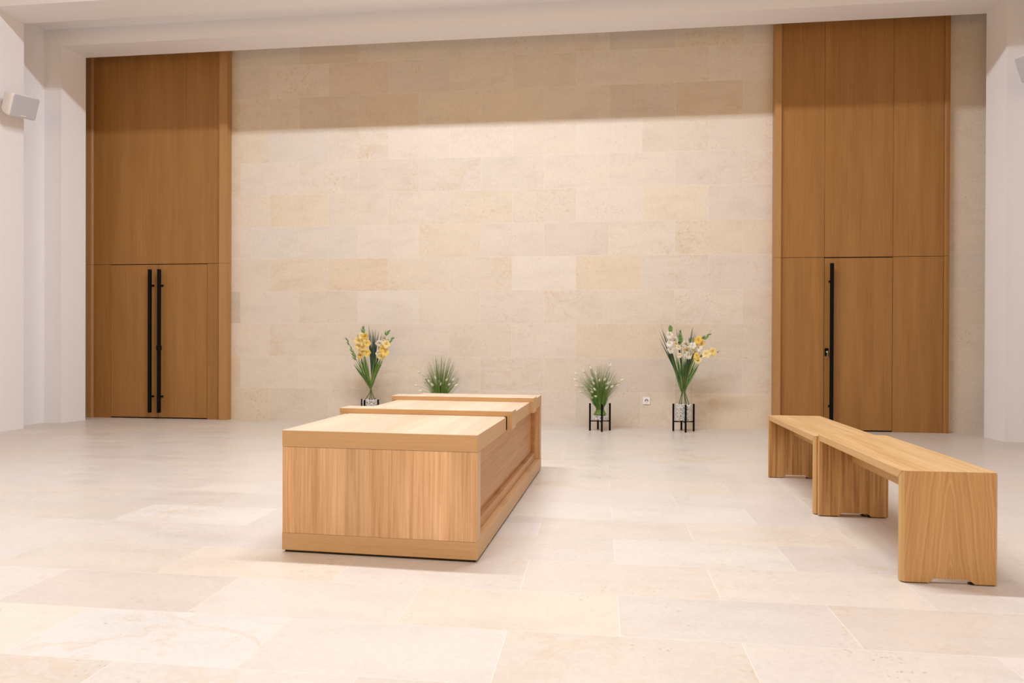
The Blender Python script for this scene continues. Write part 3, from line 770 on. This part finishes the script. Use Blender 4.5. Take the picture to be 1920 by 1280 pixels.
def grass_bunch(label, kx, heads, seed, lean, top, spread):
    """tied bunch: hundreds of thin blades flaring from a waist, pale fluffy seed heads on side stalks"""
    g = random.Random(seed); x, y, _ = SPOTS[kx]
    t = thing('grass_bunch', label, 'grass', (x, y, 0), 0, 'grass bunches in the short vases')
    bm = bmesh.new(); lay = bm.verts.layers.float.new('t')
    def strip(P, w):
        P = spline(P, 9); L = []
        n_ = len(P); s0 = Vector((g.uniform(-1, 1), g.uniform(-1, 1), 0)).normalized()
        for i, p in enumerate(P):
            q = i / (n_ - 1); ww = w * (1 - .85 * q)
            a, b = bm.verts.new(p - s0 * ww), bm.verts.new(p + s0 * ww); a[lay] = b[lay] = q; L.append((a, b))
        for a, b in zip(L, L[1:]): bm.faces.new((a[0], a[1], b[1], b[0]))
    zw = .255
    for k in range(640):
        a = g.uniform(0, 2 * math.pi); q = math.sqrt(g.random()); ca, sa = math.cos(a), math.sin(a)
        w = Vector((ca * .042 * q, sa * .042 * q, zw)); foot = Vector((ca * (.035 + .04 * q), sa * (.035 + .04 * q), .188 + .008 * g.random()))
        L = g.uniform(.60, 1.0) * (1 - .42 * q ** 3); tip = Vector((lean + ca * spread * q, sa * spread * .8 * q, zw + (top - zw) * L))
        mid = w.lerp(tip, .5) + Vector((-ca * spread * .16 * q, -sa * spread * .12 * q, 0))
        mx = mid.lerp(w, .5); r_ = math.hypot(mx.x, mx.y); k_ = min(1, .085 / max(r_, 1e-6)); mx.x *= k_; mx.y *= k_
        strip([foot, w, mx, mid, tip], g.uniform(.0028, .0050))
    tv = [v[lay] for v in bm.verts]
    o = mesh_obj('blades', bm, M['plant'], t); o['kind'] = 'stuff'
    hue = {}
    def tone(p, v):
        q = tv[v]; c0, c1, c2 = (.30, .50, .09), (.15, .34, .03), (.20, .25, .10)
        h = hue.setdefault(v // 2 // 9, g.uniform(.75, 1.25))
        c = tuple(a + (b - a) * min(1, q / .4) for a, b in zip(c0, c1)) if q < .45 else tuple(a + (b - a) * ((q - .45) / .55) ** 1.6 for a, b in zip(c1, c2))
        return tuple(z_ * h for z_ in c)
    set_tone(o, tone)
    bm = bmesh.new(); lathe(bm, [(.0445, zw - .012), (.0465, zw), (.0445, zw + .012)], 24); const_tone(mesh_obj('tie', bm, M['plant'], t, True), (.12, .16, .05))
    for (hx, hz) in heads:
        s = 1 if hx > lean else -1; hy = -g.uniform(.03, .11) if abs(hx) < .14 else g.uniform(-.1, .05)
        st = Vector((hx * .18, hy * .3, zw + .02)); e = Vector((hx, hy, hz)); m1 = st.lerp(e, .5) + Vector((-s * .02, 0, .05))
        if abs(hx) > .02: m1.x *= .8
        C = spline([st, Vector((st.x * 1.5, st.y * 1.5, zw + .09)), m1, e], 15); bm = bmesh.new(); tube(bm, C, .0011, 4)
        const_tone(mesh_obj('stalk', bm, M['plant'], t), (.22, .22, .10), .25, g)
        d = (C[-1] - C[-3]).normalized()
        o = mesh_obj('seed_head', bud_bm(e - d * .012, d, g.uniform(.042, .058), g.uniform(.0115, .014)), M['petal'], t, True); const_tone(o, g.choice(((.88, .84, .62), (.90, .86, .72), (.80, .82, .58))), .06, g)
    return t
grass_bunch('bunch of green grass with cream seed heads rising just behind the chest', 'short_left',
            [(-.24, .665), (-.181, .584), (-.186, .546), (-.117, .556), (-.088, .499), (-.035, .591), (0, .548), (.014, .515), (.092, .575), (.165, .578), (.121, .521), (.15, .521), (.204, .512), (-.22, .44), (-.283, .502), (-.068, .514)], 21, .01, .89, .25)
grass_bunch('bunch of green grass with cream seed heads right of the chest, left of the socket', 'short_right',
            [(-.272, .66), (-.183, .681), (-.105, .723), (-.044, .658), (-.084, .607), (-.008, .585), (.05, .596), (-.067, .552), (-.091, .514), (.065, .538), (.085, .551), (.102, .558), (-.084, .477), (-.053, .481), (-.085, .453), (.069, .499), (.247, .59), (.217, .561), (.187, .548), (.187, .523), (.129, .517), (-.285, .594), (-.216, .455), (-.175, .469), (-.206, .51), (-.271, .512), (.115, .759), (-.043, .407), (-.081, .387)], 22, -.02, .80, .27)
